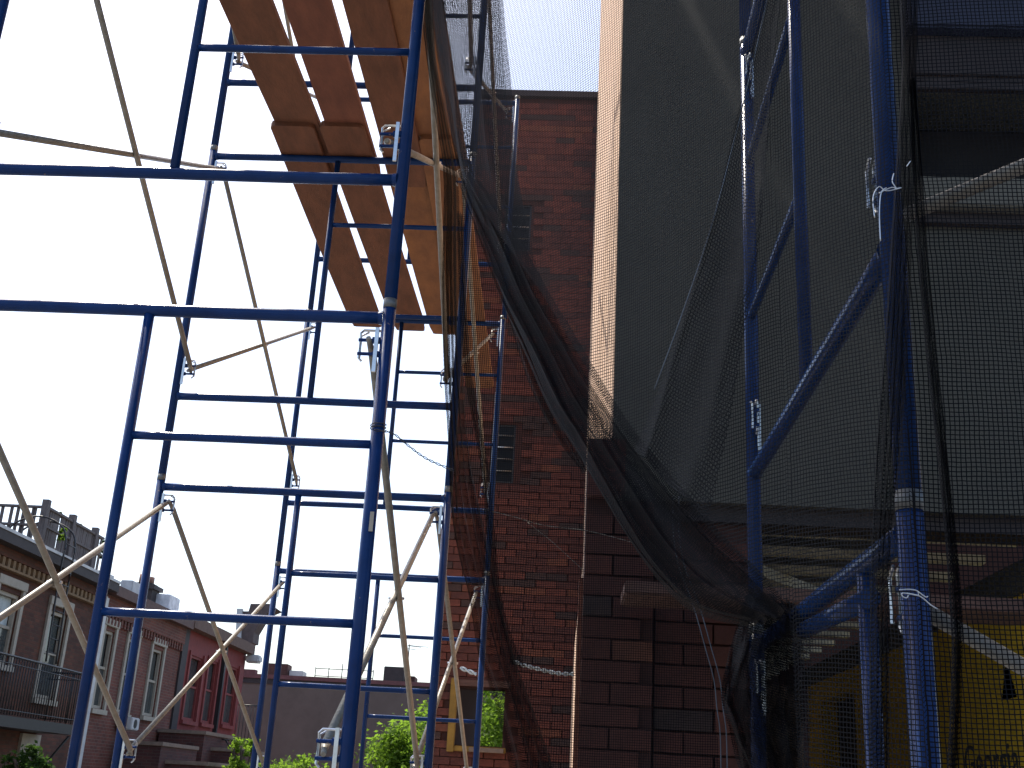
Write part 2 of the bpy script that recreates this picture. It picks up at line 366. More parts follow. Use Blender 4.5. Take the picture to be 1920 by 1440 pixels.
PINME=tubeme((0,0,-.012),(0,0,.02),.0222,GALV2,18)
def gusset():
    bm=bmesh.new(); tube(bm,(-.004,0,0),(.012,0,0),.0235,12,r2=.0205)
    me=bpy.data.meshes.new('weld_joint'); bm.to_mesh(me); bm.free(); me.materials.append(BLUE); return me
GUS=gusset()
def make_frame(label,loc,rot=0,mirror=False,base=False,group='blue scaffold frames',innerx=None):
    t=thing('scaffold_tier',label,'scaffold frame',loc,group); t.rotation_euler=(0,0,rot)
    inst('leg',LEGME,t); inst('leg',LEGME,t,(WD,0,0))
    inst('top_bar',TOPME,t); inst('bottom_bar',BOTME,t)
    for nm,me in ((('inner_post',INME),) if innerx is not None else (('inner_post',INME),('rung',RU1),('rung',RU2))):
        o=inst(nm,me,t)
        if innerx is not None: o.location=(innerx-LX,0,0)
        if mirror and innerx is None: o.location=(WD,0,0); o.scale=(-1,1,1)
    for x,sx in ((LR,1),(WD-LR,-1)):
        for z in (1.945,.46):
            g_=inst('weld_joint',GUS,t,(x,0,z)); g_.scale=(sx,1,1)
    for x in (0,WD):
        p=inst('coupling_pin',PINME,t,(x,0,1.99)); 
        for z in (.625,1.855):
            o=inst('brace_lock',LOCK,t,(x,0,z)); s=inst('stud',STUD,o)
            if x>1: o.scale=(-1,1,1)
    if base:
        for x in (0,WD):
            z0=loc[2]
            mktube('base_jack',(x,0,-z0+.02),(x,0,.0),.017,GALV,t); mkbox('base_plate',(x-.07,x+.07,-.07,.07,-z0+.02,-z0+.03),GALV,t)
    return t
J=[1.07,3.06,5.05,7.04]
YF=[0,2.409,4.818]; XO=[0,-.03,.03]
names=[['nearest left scaffold frame, lower tier with its foot jacks','nearest left scaffold frame, tier rising from the joint beside the planks','nearest left scaffold frame, topmost tier above the planks'],
 ['middle scaffold frame, lower tier under the middle joint','middle scaffold frame, tier carrying the wooden planks on its top bar','middle scaffold frame, tier standing above the wooden planks'],
 ['farthest scaffold frame, lower tier in front of the brick wall window','farthest scaffold frame, tier under the far plank ends','farthest scaffold frame, tier ending level with the brick wall top']]
for i in range(3):
    for k in range(3):
        dx=[.0,-.0,.0][k]
        if i==2: dx=[.0,.0,.012][k]
        make_frame(names[i][k],(XO[i]+dx,YF[i],J[k]),base=(k==0))
# second scaffold (right, end on)
EX=2.674
for nm,x in (('',EX),('next bay, ',EX+2.409)):
    for k,lb in enumerate(('lower tier under the thick leg joint','tier with the long sloping bar','upper tier above the picture')):
        if nm and k==2: continue
        # built along Y: local x -> world y reversed so inner post falls nearer the far leg
        make_frame((nm+'end-on scaffold by grey wall, '+lb),(x,-1.57,.08+1.99*k),rot=math.pi/2,mirror=False if k==1 else True,innerx=.29 if k==0 else None,base=(k==0),group='end-on scaffold frames at the grey wall')
mktube('stub_bar',at(1507,1182,x=EX),at(1632,1121,x=EX),.019,BLUE)
tag(bpy.data.objects['stub_bar'],'short sloping blue tube just below the netting gather','tube')
# cross braces
def brace(p,q,r_,s,label,group='grey cross braces'):
    """two tubes p->q and r->s joined by a rivet"""
    t=thing('cross_brace',label,'cross brace',tuple(Vector(p)),group); o=Vector(p)
    for k,(a,b) in enumerate(((p,q),(r_,s))):
        a=Vector(a)-o;b=Vector(b)-o; d=(b-a).normalized(); e=.05
        off=Vector((.018*(1 if k else -1),0,0)) if abs(d.y)>.3 else Vector((0,.018*(1 if k else -1),0))
        bm=bmesh.new(); tube(bm,a+d*e+off*.6,b-d*e+off*.6,.0135,12,)
        tube(bm,a-d*.02+off*.2,a+d*e+off*.6,.008,8,r2=.0135); tube(bm,b-d*e+off*.6,b+d*.02+off*.2,.0135,8,r2=.008)
        x=link('brace_tube',bm,GALV,t)
        for pp in x.data.polygons: pp.use_smooth=len(pp.vertices)==4
    m=(Vector(p)+Vector(q)+Vector(r_)+Vector(s))/4-o
    ax=Vector((.032,0,0)) if abs(Vector(q).y-Vector(p).y)>.5 else Vector((0,.032,0))
    mktube('rivet',m-ax,m+ax,.006,SILVER,t,8)
side={0:('left',.06),1:('right',WD-.06)}
bl=[['lower','near'],['plank level','near'],['upper','near']]
for i in range(2):
    for k in range(3):
        for s in (0,1):
            sd,x=side[s]; lo,hi=J[k]+.61,J[k]+1.86
            xa,xb=x+XO[i],x+XO[i+1]
            ya,yb=YF[i]+.0,YF[i+1]-.0
            lab='grey cross brace, %s side, %s bay, %s'%(sd,('near','far')[i],('lowest tier','tier under the planks','tier above the planks')[k])
            brace((xa,ya,lo),(xb,yb,hi),(xa,ya,hi),(xb,yb,lo),lab)
for lb,pa,pb in (('pale tube running up right from the thick near leg past the dark window',(1700,403),(1920,311)),('pale tube running down right from the thick near leg over the yellow wall',(1722,1138),(1920,1252))):
    a=at(*pa,y=-1.535); b=at(*pb,y=-1.535); b=a+(b-a)*((EX+2.409-a.x)/(b.x-a.x)); tag(mktube('brace_tube',a,b,.0135,GALV),lb,'brace','brace tubes of the right scaffold')
# sticker on the main post
p=at(697,978,y=-.022); o=mkbox('sticker',(-.006,.006,-.002,0,-.03,.03),WHITE); o.location=(1.535-.0,-.0225,p.z); tag(o,'small white sticker on the thick near blue post','sticker')
# ---------------------------------------------------------------- planks
def plank(label,x0,x1,y0,y1,z0,z1,m,skew=0,th=.038):
    L=y1-y0; bm=bmesh.new(); w_=x1-x0; c=.03; n=24
    prof=[]
    for sx in (-1,1):
        pass
    ys=[0,.008,.03]+[.03+(L-.06)*i/n for i in range(1,n)]+[L-.03,L-.008,L]
    rows=[]
    for yy in ys:
        e=min(yy,L-yy); ins=0 if e>=.03 else (.03 if e==0 else .012)
        sag=-.012*math.sin(math.pi*yy/L)
        zc=z0+(z1-z0)*yy/L+sag; sk=skew*yy
        pts=[(x0+ins+.004+sk,zc),(x1-ins-.004+sk,zc),(x1-ins+sk,zc+.004),(x1-ins+sk,zc+th-.004),(x1-ins-.004+sk,zc+th),(x0+ins+.004+sk,zc+th),(x0+ins+sk,zc+th-.004),(x0+ins+sk,zc+.004)]
        rows.append([bm.verts.new((px_,y0+yy,pz)) for px_,pz in pts])
    for a,b in zip(rows,rows[1:]):
        for i in range(8): bm.faces.new((a[i],a[(i+1)%8],b[(i+1)%8],b[i]))
    bm.faces.new(rows[0][::-1]); bm.faces.new(rows[-1]); bmesh.ops.recalc_face_normals(bm,faces=bm.faces)
    return tag(link('scaffold_plank',bm,m),label,'plank','wooden scaffold planks')
zb=J[2]-.035+.005
z5=5.05-.045+.0205+.002
plank('left plank of the far bay, its rounded end overhanging the far frame',.375,.625,2.10,5.03,z5,z5,WOODA,-.012)
plank('second plank from the left in the far bay',.655,.905,2.09,5.08,z5,z5,WOODA,.008)
plank('third plank of the far bay, ochre with a rounded far end',.955,1.19,2.3,5.13,z5+.042,z5,WOODC,.004)
plank('right plank of the far bay seen through the netting, running out past the far frame',1.20,1.45,2.2,6.40,z5,z5,WOODC,-.012)
plank('left plank of the near bay lying on the far ones',.375,.625,-.35,2.75,z5,z5+.043,WOODA,.01)
plank('dark red second plank of the near bay',.70,.93,-.3,2.8,z5,z5+.043,WOODB,-.006)
plank('brown third plank of the near bay',.985,1.20,-.3,2.75,z5,z5,WOODA,.0)
plank('right ochre plank of the near bay beside the post',1.198,1.45,-.4,2.75,z5,z5+.043,WOODC,0)
for k in range(6):  # deck above the view, added to keep sun off the end-on scaffold
    b=mkbox('scaffold_plank',(.85,5.1,-1.45+.27*k,-1.21+.27*k,6.075,6.113),WOODA,bev=.006); tag(b,('outermost','second outermost','third outermost','third innermost','second innermost','innermost')[k]+' plank of the unseen high deck added to shade the end-on scaffold','plank','unseen high deck planks added for shade')
b=mkbox('ledger_board',(2.32,5.2,.42,.70,2.235,2.28),BEAMW,bev=.006); tag(b,'long brown board running level below the grey wall, its left end on the brick pier','board')
# ---------------------------------------------------------------- nets
def netmesh(name,pts,label=None,cat='netting',uvs=None,parent=None,m=None):
    """pts: rows x cols of Vector"""
    bm=bmesh.new(); uvl=bm.loops.layers.uv.new('UVMap')
    V=[[bm.verts.new(p) for p in row] for row in pts]
    for i in range(len(pts)-1):
        for j in range(len(pts[0])-1):
            f=bm.faces.new((V[i][j],V[i][j+1],V[i+1][j+1],V[i+1][j]))
            for lp,(a,b) in zip(f.loops,((i,j),(i,j+1),(i+1,j+1),(i+1,j))): lp[uvl].uv=uvs[a][b]
    o=link(name,bm,m or NET,parent,smooth=True)
    if label: tag(o,label,cat)
    return o
# sheet 1: from leg of the near left scaffold to near leg of end-on scaffold, then along it
A0=Vector((1.50,-.06,0)); A1=Vector((2.655,-1.66,0)); dA=(A1-A0); LA=dA.length; dA.normalize(); nA=Vector((dA.y,-dA.x,0))
if nA.y>0: nA=-nA
def s_at(px,py):
    d=fwd+cr*((px-960)/F)-cu*((py-720)/F)
    # intersect with plane through A0, normal nA
    t=(A0-CAM).dot(nA)/d.dot(nA); P=CAM+d*t
    return (P-A0).dot(dA),P.z
EDGE=[(790,-90),(812,60),(835,220),(868,335),(925,430),(1000,540),(1080,680),(1140,790),(1225,900),(1325,1005),(1430,1095),(1478,1145),(1484,1250),(1490,1500),(1500,1800)]
ed=[s_at(*e) for e in EDGE]
def zmin(s):
    if s<=ed[0][0]: return ed[0][1]
    for a,b in zip(ed,ed[1:]):
        if a[0]<=s<=b[0]: return a[1]+(b[1]-a[1])*(s-a[0])/max(1e-6,b[0]-a[0])
    return ed[-1][1]
s0=ed[0][0]; ZT=5.6
def sheet1():
    cols=[]; s=s0+.002
    ss=[]
    while s<LA: ss.append(s); s+=.018
    ss+= [LA+i*.02 for i in range(0,110)]
    NR=150; pts=[[] for _ in range(NR+1)]; uvs=[[] for _ in range(NR+1)]
    corner=A0+dA*LA
    for s in ss:
        if s<LA: base=A0+dA*s; n_=nA
        else:
            base=corner+Vector((s-LA,0,0)); n_=Vector((0,-1,0))
        zb_=max(zmin(min(s,LA)),.4) if s<LA else .4
        for i in range(NR+1):
            z=ZT+(zb_-ZT)*i/NR
            far=min(1,abs(s-LA)/.25)*min(1,max(0,(s-s0))/.15)
            a=s*math.cos(.5)+z*.1
            d=.03*noise.noise(Vector((s*1.3+z*.35,z*.5,1)))+.007*noise.noise(Vector((s*5+z*1.6,z*.8,4)))+.0015*noise.noise(Vector((s*16+z*4,z*2.5,9)))
            sagx=.05*math.sin(math.pi*min(1,s/LA)) if s<LA else 0
            p=base+n_*(d*(.25+.75*far)+(.03*far if s>LA else 0))-n_*sagx*.6*far; p.z=z
            pts[i].append(p)
            u=s+.012*noise.noise(Vector((s*3,z*2,7))); v=z+.03*noise.noise(Vector((s*2,z*1.5,17)))+.06*s*(1 if s<LA else LA/s)
            uvs[i].append((u,v))
    return netmesh('debris_net',pts,'black mesh netting stretched over the right half, tied to the thick blue leg','netting',uvs)
n1=sheet1()
def ribbon(name,L,Rr,plane,label,folds=4,amp=.02,rows=160,colsn=48,dens=1.0,grp=None,seed=0,wav=.006,light=False):
    """gathered net: strips between two traced edges L and Rr, depth given by plane(px,py)"""
    Lp=spline([plane(*p) for p in L],max(2,rows//(len(L)-1))); Rp=spline([plane(*p) for p in Rr],max(2,rows//(len(Rr)-1)))
    n=min(len(Lp),len(Rp)); pts=[];uvs=[]; acc=0
    for i in range(n):
        a,b=Lp[i],Rp[i]
        if i: acc+=((Lp[i]-Lp[i-1]).length+(Rp[i]-Rp[i-1]).length)/2
        nrm=Vector((-.15,-1,.1)).normalized(); row=[];ur=[]; u=0; prev=None
        for j in range(colsn+1):
            t=j/colsn; ph=1.1*noise.noise(Vector((acc*1.3,seed,t*2)))
            p=a.lerp(b,t)+nrm*(amp*math.sin(2*math.pi*folds*t+ph*3)+wav*noise.noise(Vector((acc*9,t*6,seed))))
            p+=(b-a)*(.05*math.sin(2*math.pi*folds*t*1.0+1.3+ph*2))
            if prev is not None: u+=(p-prev).length*dens
            prev=p; row.append(p); ur.append((u,acc*1.02))
        pts.append(row);uvs.append(ur)
    o=netmesh(name,pts,label,'netting',uvs,m=(light if light not in (True,False) else NET if light else NETD))
    if grp: o['group']=grp
    return o
def onA(off=.0):
    def f(px,py):
        d=fwd+cr*((px-960)/F)-cu*((py-720)/F); t=(A0+nA*off-CAM).dot(nA)/d.dot(nA); return CAM+d*t
    return f
def onY(y): return lambda px,py: at(px,py,y=y)
# diagonal gathered band
bandL=[(860,330),(903,450),(942,560),(982,650),(1030,760),(1075,830),(1115,900),(1180,1010),(1235,1085),(1300,1140),(1400,1165)]
bandR=[(892,330),(962,430),(1020,540),(1078,635),(1125,715),(1172,790),(1212,845),(1262,905),(1345,1000),(1435,1085),(1484,1146)]
ribbon('net_gather',bandL,bandR,onA(-.03),'dark gathered net edge sweeping diagonally across the brick wall',folds=3,amp=.02)
ribbon('net_gather',[(x-4,y+6) for x,y in bandL],[(x-18,y+14) for x,y in bandR],onA(-.075),'second layer of the diagonal gathered net edge',folds=4,amp=.018,seed=5)
# sheet 2 (fine mesh, further)
def sheet2():
    left=[(806,-40),(845,250),(865,340),(862,520),(868,700),(885,960),(912,1120),(945,1250),(990,1440),(1010,1560)]
    right=[(935,-40),(950,180),(985,420),(1030,560),(1085,700),(1175,860),(1262,960),(1268,1040),(1300,1140),(1330,1240),(1350,1440),(1352,1560)]
    pl=onY(.18); Lp=spline([pl(*p) for p in left],22); Rp=spline([pl(*p) for p in right],18); n=min(len(Lp),len(Rp)); pts=[];uvs=[]
    for i in range(n):
        a,b=Lp[i],Rp[i]; row=[];ur=[]
        for j in range(61):
            t=j/60; p=a.lerp(b,t); d=.04*noise.noise(Vector((p.x*3,p.z*.6,3)))+.02*noise.noise(Vector((p.x*9,p.z*1.1,6)))
            q=p+Vector((0,-1,0))*d*min(1,4*t+.1)*min(1,4*(1-t)+.1); row.append(q); ur.append((p.x+.3*d,p.z))
        pts.append(row);uvs.append(ur)
    return netmesh('debris_net',pts,'fine black netting hanging in front of the red brick wall','netting',uvs),right
n2,r2=sheet2()
# left hanging gathered edge
ribbon('net_gather',[(783,-60),(800,100),(822,250),(834,340),(832,520),(834,700),(842,850),(846,960),(862,1050),(880,1120),(896,1220),(914,1275),(933,1335),(955,1440),(970,1560)],
 [(806,-60),(815,100),(842,250),(856,340),(858,520),(866,700),(880,850),(900,960),(918,1050),(932,1120),(962,1231),(980,1280),(1000,1335),(1035,1440),(1060,1560)],onY(.10),'dark rope-like gathered net edge hanging beside the brick wall',folds=4,amp=.035,seed=11)
ribbon('net_gather',[(858,400),(868,667),(892,820),(905,900),(913,1000),(928,1120),(945,1200),(960,1250)],[(866,400),(880,667),(905,820),(918,900),(927,1000),(940,1120),(962,1200),(985,1250)],onY(.22),'thin black net fold hanging beside the gathered edge',folds=3,amp=.02,seed=21,colsn=24)
ribbon('net_gather',[(905,430),(950,590),(990,720),(1040,820),(1085,880)],[(960,430),(1005,590),(1040,700),(1075,800),(1100,880)],onY(.2),'dark net fold lying under the diagonal gather',folds=3,amp=.02,seed=31)
# upper left doubled net
ribbon('net_gather',[(800,-60),(812,60),(840,200),(862,330),(900,420)],[(932,-60),(940,40),(953,170),(962,300),(985,420)],onA(-.05),'doubled net fold over the sky beside the blue post',folds=2,amp=.03,seed=41,colsn=60)
ribbon('net_gather',[(802,-60),(812,60),(838,200),(860,330)],[(836,-60),(838,60),(850,200),(875,330)],onA(-.10),'narrow dark net pleat in the doubled fold',folds=3,amp=.02,seed=43,colsn=30)

# pleats over the grey wall and near leg
o=mkwire('net_hem',spline([onA(.01)(*p) for p in ((1450,-60),(1425,60),(1380,250),(1332,430),(1275,600),(1227,730))],8),.0013,mat('pleat_thread',(.06,.08,.11),.4)); tag(o,'thin pale blue seam slanting across the netting over the grey wall','netting seam')
def onN(px,py): return at(px,py,y=-1.70)
ribbon('net_gather',[(1683,-40),(1690,120),(1680,300),(1672,420),(1660,600),(1642,820),(1634,1000),(1630,1200),(1628,1560)],[(1722,-40),(1716,120),(1712,300),(1708,420),(1702,600),(1690,820),(1672,1000),(1668,1200),(1668,1560)],onN,'broad dark net fold hanging over the thick near leg',folds=4,amp=.015,seed=61,colsn=60)
ribbon('net_gather',[(1704,150),(1712,330),(1722,500),(1740,700),(1762,900),(1778,1100),(1785,1250),(1768,1560)],[(1716,150),(1730,330),(1742,500),(1762,700),(1782,900),(1800,1100),(1802,1250),(1790,1560)],onN,'narrow dark net fold right of the thick near leg',folds=4,amp=.012,seed=67,colsn=40)
ribbon('net_gather',[(1440,-60),(1415,60),(1372,250),(1326,430),(1270,600),(1225,735),(1185,835)],[(1475,-60),(1455,100),(1440,300),(1425,480),(1400,640),(1375,800),(1335,985)],onA(.03),'second net layer over the grey wall left of the blue tubes',folds=1.5,amp=.012,seed=71,colsn=40,light=True)
# bunched heap of net
def bunch():
    Lp=spline([at(*p,y=-.62) for p in ((1400,1115),(1372,1200),(1352,1290),(1358,1350),(1390,1440),(1420,1560))],26)
    Rp=spline([at(*p,y=-.62) for p in ((1478,1140),(1500,1180),(1502,1260),(1500,1350),(1498,1440),(1498,1560))],26)
    for k in range(3):
        pts=[];uvs=[]
        for i,(a,b) in enumerate(zip(Lp,Rp)):
            row=[];ur=[];u=0;prev=None
            for j in range(71):
                t=j/70; q=a.lerp(b,t); z=q.z
                d=.09*noise.noise(Vector((t*5+k*3,z*5,k*7)))+.04*noise.noise(Vector((t*11,z*11,k*5+2)))+.02*noise.noise(Vector((t*25,z*22,k)))
                p=q+Vector((.02*noise.noise(Vector((t*4,z*7,k))),-d-.05*k,0))
                if prev is not None: u+=(p-prev).length
                prev=p; row.append(p); ur.append((u,z*1.3+.2*d+.6*t*.1))
            pts.append(row);uvs.append(ur)
        o=netmesh('net_bundle',pts,('crumpled outer layer','crumpled middle layer','crumpled inner layer')[2-k]+' of the net bundle left of the blue tubes','netting',uvs,m=NET if k==2 else NETD)
bunch()
# net hem (double stitched) and rope
def hem(pts,plane,off,label,name='net_hem',m=None,r_=.0016,n=12):
    P=spline([plane(*p) for p in pts],n); bm=bmesh.new()
    tt=thing(name,label,'netting hem')
    for k in (0,1):
        mkwire('stitch_line',[p+Vector((off*k,-.005,0)) for p in P],r_,m or HEMM,tt)
    bm.free()
HEMM=mat('hem_thread',(.07,.085,.11),.6)
hem([(1262,930),(1262,1000),(1272,1060),(1292,1115),(1304,1150),(1322,1215),(1338,1275),(1344,1330),(1350,1380),(1352,1500)],onY(.15),.018,'double stitched net hem curving down in front of the brick pier')
ROPE=mat('white_rope',(.7,.68,.62),.8,0,.2,90)
def twist(name,pts,plane,r_,label,m,rad=.004,n=14,cat='rope'):
    P=spline([plane(*p) for p in pts],n); t=thing(name,label,cat); acc=0
    for k in (0,1):
        Q=[];acc=0
        for i,p in enumerate(P):
            if i: acc+=(P[i]-P[i-1]).length
            a=acc*140+k*math.pi; Q.append(p+Vector((0,rad*math.cos(a),rad*math.sin(a))))
        mkwire('strand',Q,r_,m,t)
twist('rope',[(963,1240),(985,1248),(1020,1257),(1050,1263),(1076,1264)],onY(.3),.003,'white twisted rope pulled from the net to the wall edge',ROPE)
twist('rope',[(863,1252),(878,1258),(893,1264)],onY(.05),.003,'short white rope end tied at the far scaffold leg',ROPE)
twist('tie_wire',[(700,806),(735,812),(765,835),(800,860),(850,882)],onY(-.03),.0014,'black twisted wire tied round the thick post and running right',DWIRE,.003,cat='wire')
t=thing('wire_loop','black wire loop wound round the thick near blue post','wire')
c=at(712,807,y=0); bm=bmesh.new(); mkwire('coil',[Vector((1.524+.0245*math.cos(a/6*math.pi),.0245*math.sin(a/6*math.pi),c.z+.0008*a)) for a in range(26)],.0016,DWIRE,t)
o=mkwire('thin_wire',spline([at(*p,y=.25) for p in ((905,955),(960,968),(1020,985),(1100,995),(1190,1018))],8),.0012,GALV); tag(o,'thin slack wire crossing in front of the brick wall','wire')
o=mkwire('thin_wire',spline([at(*p,y=.28) for p in ((990,980),(1040,1020),(1092,1068))],8),.001,GALV); tag(o,'short thin wire slanting to the wall corner below the longer one','wire')
def ny(px,py): return at(px,py,y=-1.73)
def tie(label,paths):
    t=thing('wire_tie',label,'wire tie')
    for p in paths: mkwire('wire',spline([ny(*q) for q in p],6),.0009,STEELW,t)
tie('bright wire tie round the thick near leg with loose ends, upper one',[[(1640,408),(1637,370),(1648,350),(1662,358),(1690,352),(1678,354)],[(1651,452),(1649,400),(1652,362),(1662,352)],[(1680,352),(1673,340),(1676,325)],[(1700,312),(1707,302)],[(1648,362),(1670,352),(1681,353)]])
tie('bright curled wire tie on the thick near leg, lower one',[[(1686,1106),(1705,1105),(1720,1108),(1721,1116),(1708,1114),(1692,1112),(1692,1118),(1700,1121),(1703,1116)],[(1700,1112),(1725,1118),(1745,1134),(1758,1142)],[(1720,1108),(1735,1119),(1740,1118)]])
# ---------------------------------------------------------------- left row of houses (wall plane x=-9, facing +X)
RXW=-9.0
def row_window(par,y0,y1,z0,z1,pane=GLASS,blind=False,frame=WHITE,lint=True):
    bm=bmesh.new(); f=.07; x0,x1=RXW-.12,RXW-.04
    for b in ((x0,x1,y0,y0+f,z0,z1),(x0,x1,y1-f,y1,z0,z1),(x0,x1,y0+f,y1-f,z1-f,z1),(x0,x1,y0+f,y1-f,z0,z0+f)): box(bm,*b)
    zm=z0+(z1-z0)*.52; box(bm,x0-.02,x1-.02,y0+f,y1-f,zm-.03,zm+.03)
    # face trim
    box(bm,RXW+.001,RXW+.05,y0-.12,y0-.0,z0-.02,z1+.10); box(bm,RXW+.001,RXW+.05,y1,y1+.12,z0-.02,z1+.10)
    w_=link('window',bm,frame,par)
    if lint: mkbox('lintel',(RXW+.001,RXW+.07,y0-.14,y1+.14,z1+.101,z1+.28),frame,w_,bev=.01)
    mkbox('sill',(RXW+.001,RXW+.10,y0-.12,y1+.12,z0-.13,z0-.021),frame,w_)
    mkbox('pane',(x0-.025,x0-.02,y0+f,y1-f,zm,z1-f),BLIND if blind else pane,w_); mkbox('pane',(x0+.02,x0+.025,y0+f,y1-f,z0+f,zm),pane,w_)
def row_house(label,y0,y1,ze,m,wins,xback=-17):
    t=thing('row_house',label,'house',(0,0,0),'row houses on the left')
    bm=bmesh.new(); holed(bm,'x',RXW-.3,.3,y0,y1,0,ze,[(a,b,c,d) for a,b,c,d,*_ in wins]); link('front_wall',bm,m,t)
    mkbox('rear_block',(xback,RXW-.45,y0+.01,y1-.01,0,ze-.05),m,t)
    mkbox('roof',(xback,RXW+.02,y0,y1,ze+.001,ze+.1),TAR,t)
    return t
hA=row_house('brown brick row house with dentil cornice, balcony and roof deck',12.0,23.9,5.78,ROWB,[(18.75,19.75,3.45,4.82),(21.2,22.15,2.95,4.78),(15.9,16.9,3.45,4.82)])
for a in ((18.75,19.75,3.45,4.82,True),(21.2,22.15,2.95,4.78,False),(15.9,16.9,3.45,4.82,True)): row_window(hA,*a[:4],blind=a[4])
mkbox('eave_fascia',(RXW,RXW+.38,12,23.9,5.60,5.84),TAR,hA); mkbox('metal_gutter',(RXW+.381,RXW+.40,12,23.9,5.80,5.86),FLASH,hA)
mkbox('cornice_band',(RXW,RXW+.12,12,23.9,5.42,5.599),ROWB,hA)
DEN=mat('dentil_stone',(.22,.14,.075),.85)
bm=bmesh.new(); box(bm,0,.10,0,.11,0,.17); dme=bpy.data.meshes.new('dentil'); bm.to_mesh(dme); bm.free(); dme.materials.append(DEN)
y=13.; 
while y<23.5: inst('dentil',dme,hA,(RXW+.001,y,5.245)); y+=.23
mkbox('dentil_ledge',(RXW+.0,RXW+.13,12,23.6,5.2,5.244),DEN,hA)
dp=mkbox('drainpipe',(RXW+.0,RXW+.16,23.75,24.0,0,5.5),FLASH,hA,bev=.04)
mkbox('window',(RXW+.001,RXW+.06,20.9,21.8,.9,2.2),WHITE,hA)
hB=row_house('redder brick row house between the drainpipe and the red painted house',24.001,30.2,5.72,ROWR,[(24.35,25.05,2.95,4.78),(26.0,26.7,2.95,4.78),(27.85,28.75,3.0,4.75)])
for a in ((24.35,25.05,2.95,4.78),(26.0,26.7,2.95,4.78),(27.85,28.75,3.0,4.75)): row_window(hB,*a)
mkbox('eave_fascia',(RXW,RXW+.30,24.01,30.2,5.56,5.80),mat('brown_eave',(.10,.05,.04),.7),hB)
mkbox('cornice_band',(RXW,RXW+.10,24.01,30.2,5.12,5.559),ROWR,hB)
bm=bmesh.new(); box(bm,0,.08,0,.1,0,.2); dme2=bpy.data.meshes.new('dentil'); bm.to_mesh(dme2); bm.free(); dme2.materials.append(ROWR)
y=24.1
while y<30.1: inst('dentil',dme2,hB,(RXW+.001,y,4.919)); y+=.22
ac=mkbox('air_conditioner',(RXW+.05,RXW+.42,26.05,26.6,2.55,2.85),FLASH,hB,bev=.02); mktube('fan_grille',(RXW+.42,26.3,2.7),(RXW+.43,26.3,2.7),.11,IRON,ac)
# chimneys and roof boxes
def chimney(label,px,py0,py1,x,m,pots=2,w_=.8):
    a=at(px,py1,x=x); b=at(px,py0,x=x); t=thing('chimney',label,'chimney',(x,a.y,a.z))
    h=b.z-a.z; mkbox('stack',(-w_/2,w_/2,-w_/2,w_/2,-.6,h*.55),m,t); mkbox('corbel',(-w_/2-.08,w_/2+.08,-w_/2-.08,w_/2+.08,h*.551,h*.68),m,t)
    mkbox('stack_top',(-w_/2+.05,w_/2-.05,-w_/2+.05,w_/2-.05,h*.681,h*.75),m,t)
    for k in range(pots): mktube('chimney_pot',(0,-.2+.4*k,h*.751),(0,-.2+.4*k,h),.15,mat('pot_clay%d'%k,(.25,.13,.09),.8),t,10)
chimney('dark stepped chimney with two clay pots on the red brick row house',267,1075,1140,-9.9,TAR,w_=.62)
def px_box(name,label,cat,px0,px1,py0,py1,y,dy,m,group=None):
    a=at(px0,py1,y=y); b=at(px1,py0,y=y)
    o=mkbox(name,(a.x,b.x,y,y+dy,a.z-.3,b.z),m,bev=.02); return tag(o,label,cat,group)
px_box('roof_hatch','pale grey roof box just left of the dark chimney','roof box',222,250,1088,1118,27.5,.8,FLASH)
px_box('roof_hatch','white slanted roof box right of the dark chimney','roof box',284,320,1114,1160,29.2,.9,mat('white_box',(.75,.75,.77),.5))
# red painted house
RW=[]
for a,b,c,d in ((348,373,1228,1352),(383,402,1236,1357),(421,441,1248,1360)):
    p=at(a,(c+d)/2,x=RXW); q=at(b,(c+d)/2,x=RXW); m_=(a+b)/2; RW.append((p.y,q.y,at(m_,d,x=RXW).z,at(m_,c,x=RXW).z))
hC=row_house('red painted brick house with three narrow windows past the brick row',30.201,37.3,5.78,REDP,RW)
for a in RW: row_window(hC,*a,frame=REDD,lint=False)
for a in RW: mkbox('sash_edge',(RXW-.11,RXW-.03,a[0]+.071,a[0]+.13,(a[2]+a[3])/2,a[3]-.08),WHITE,hC)
mkbox('eave_fascia',(RXW,RXW+.32,30.21,37.2,5.62,5.95),mat('brown_roof_edge',(.13,.075,.055),.8),hC)
mkbox('end_cornice',(RXW+.05,RXW+.55,37.0,37.5,5.35,5.61),FLASH,hC,bev=.05)
mkbox('drainpipe',(RXW,RXW+.12,34.45,34.6,0,5.6),IRON,hC); 
mkbox('pilaster',(RXW,RXW+.06,30.21,30.7,2.6,5.6),TAR,hC)
# gable-like dark chimney with white side
t=thing('chimney_stack','dark brown stepped chimney with a white panel beyond the red house','chimney')
def quad_prism(name,pxs,y,dy,m,par):
    bm=bmesh.new(); fr=[bm.verts.new(at(*p,y=y)) for p in pxs]; f=bm.faces.new(fr); r_=bmesh.ops.extrude_face_region(bm,geom=[f])
    bmesh.ops.translate(bm,vec=(0,dy,0),verts=[v for v in r_['geom'] if isinstance(v,bmesh.types.BMVert)]); bmesh.ops.recalc_face_normals(bm,faces=bm.faces); return link(name,bm,m,par)
DKB=mat('dark_brown_paint',(.10,.07,.065),.8)
quad_prism('stack',[(454,1205),(452,1146),(466,1146),(470,1132),(506,1132),(520,1142),(500,1150),(488,1166),(476,1186),(474,1205)],37.6,.8,DKB,t)
quad_prism('side_panel',[(441,1205),(444,1141),(454,1141),(451,1205)],37.5,.2,FLASH,t)
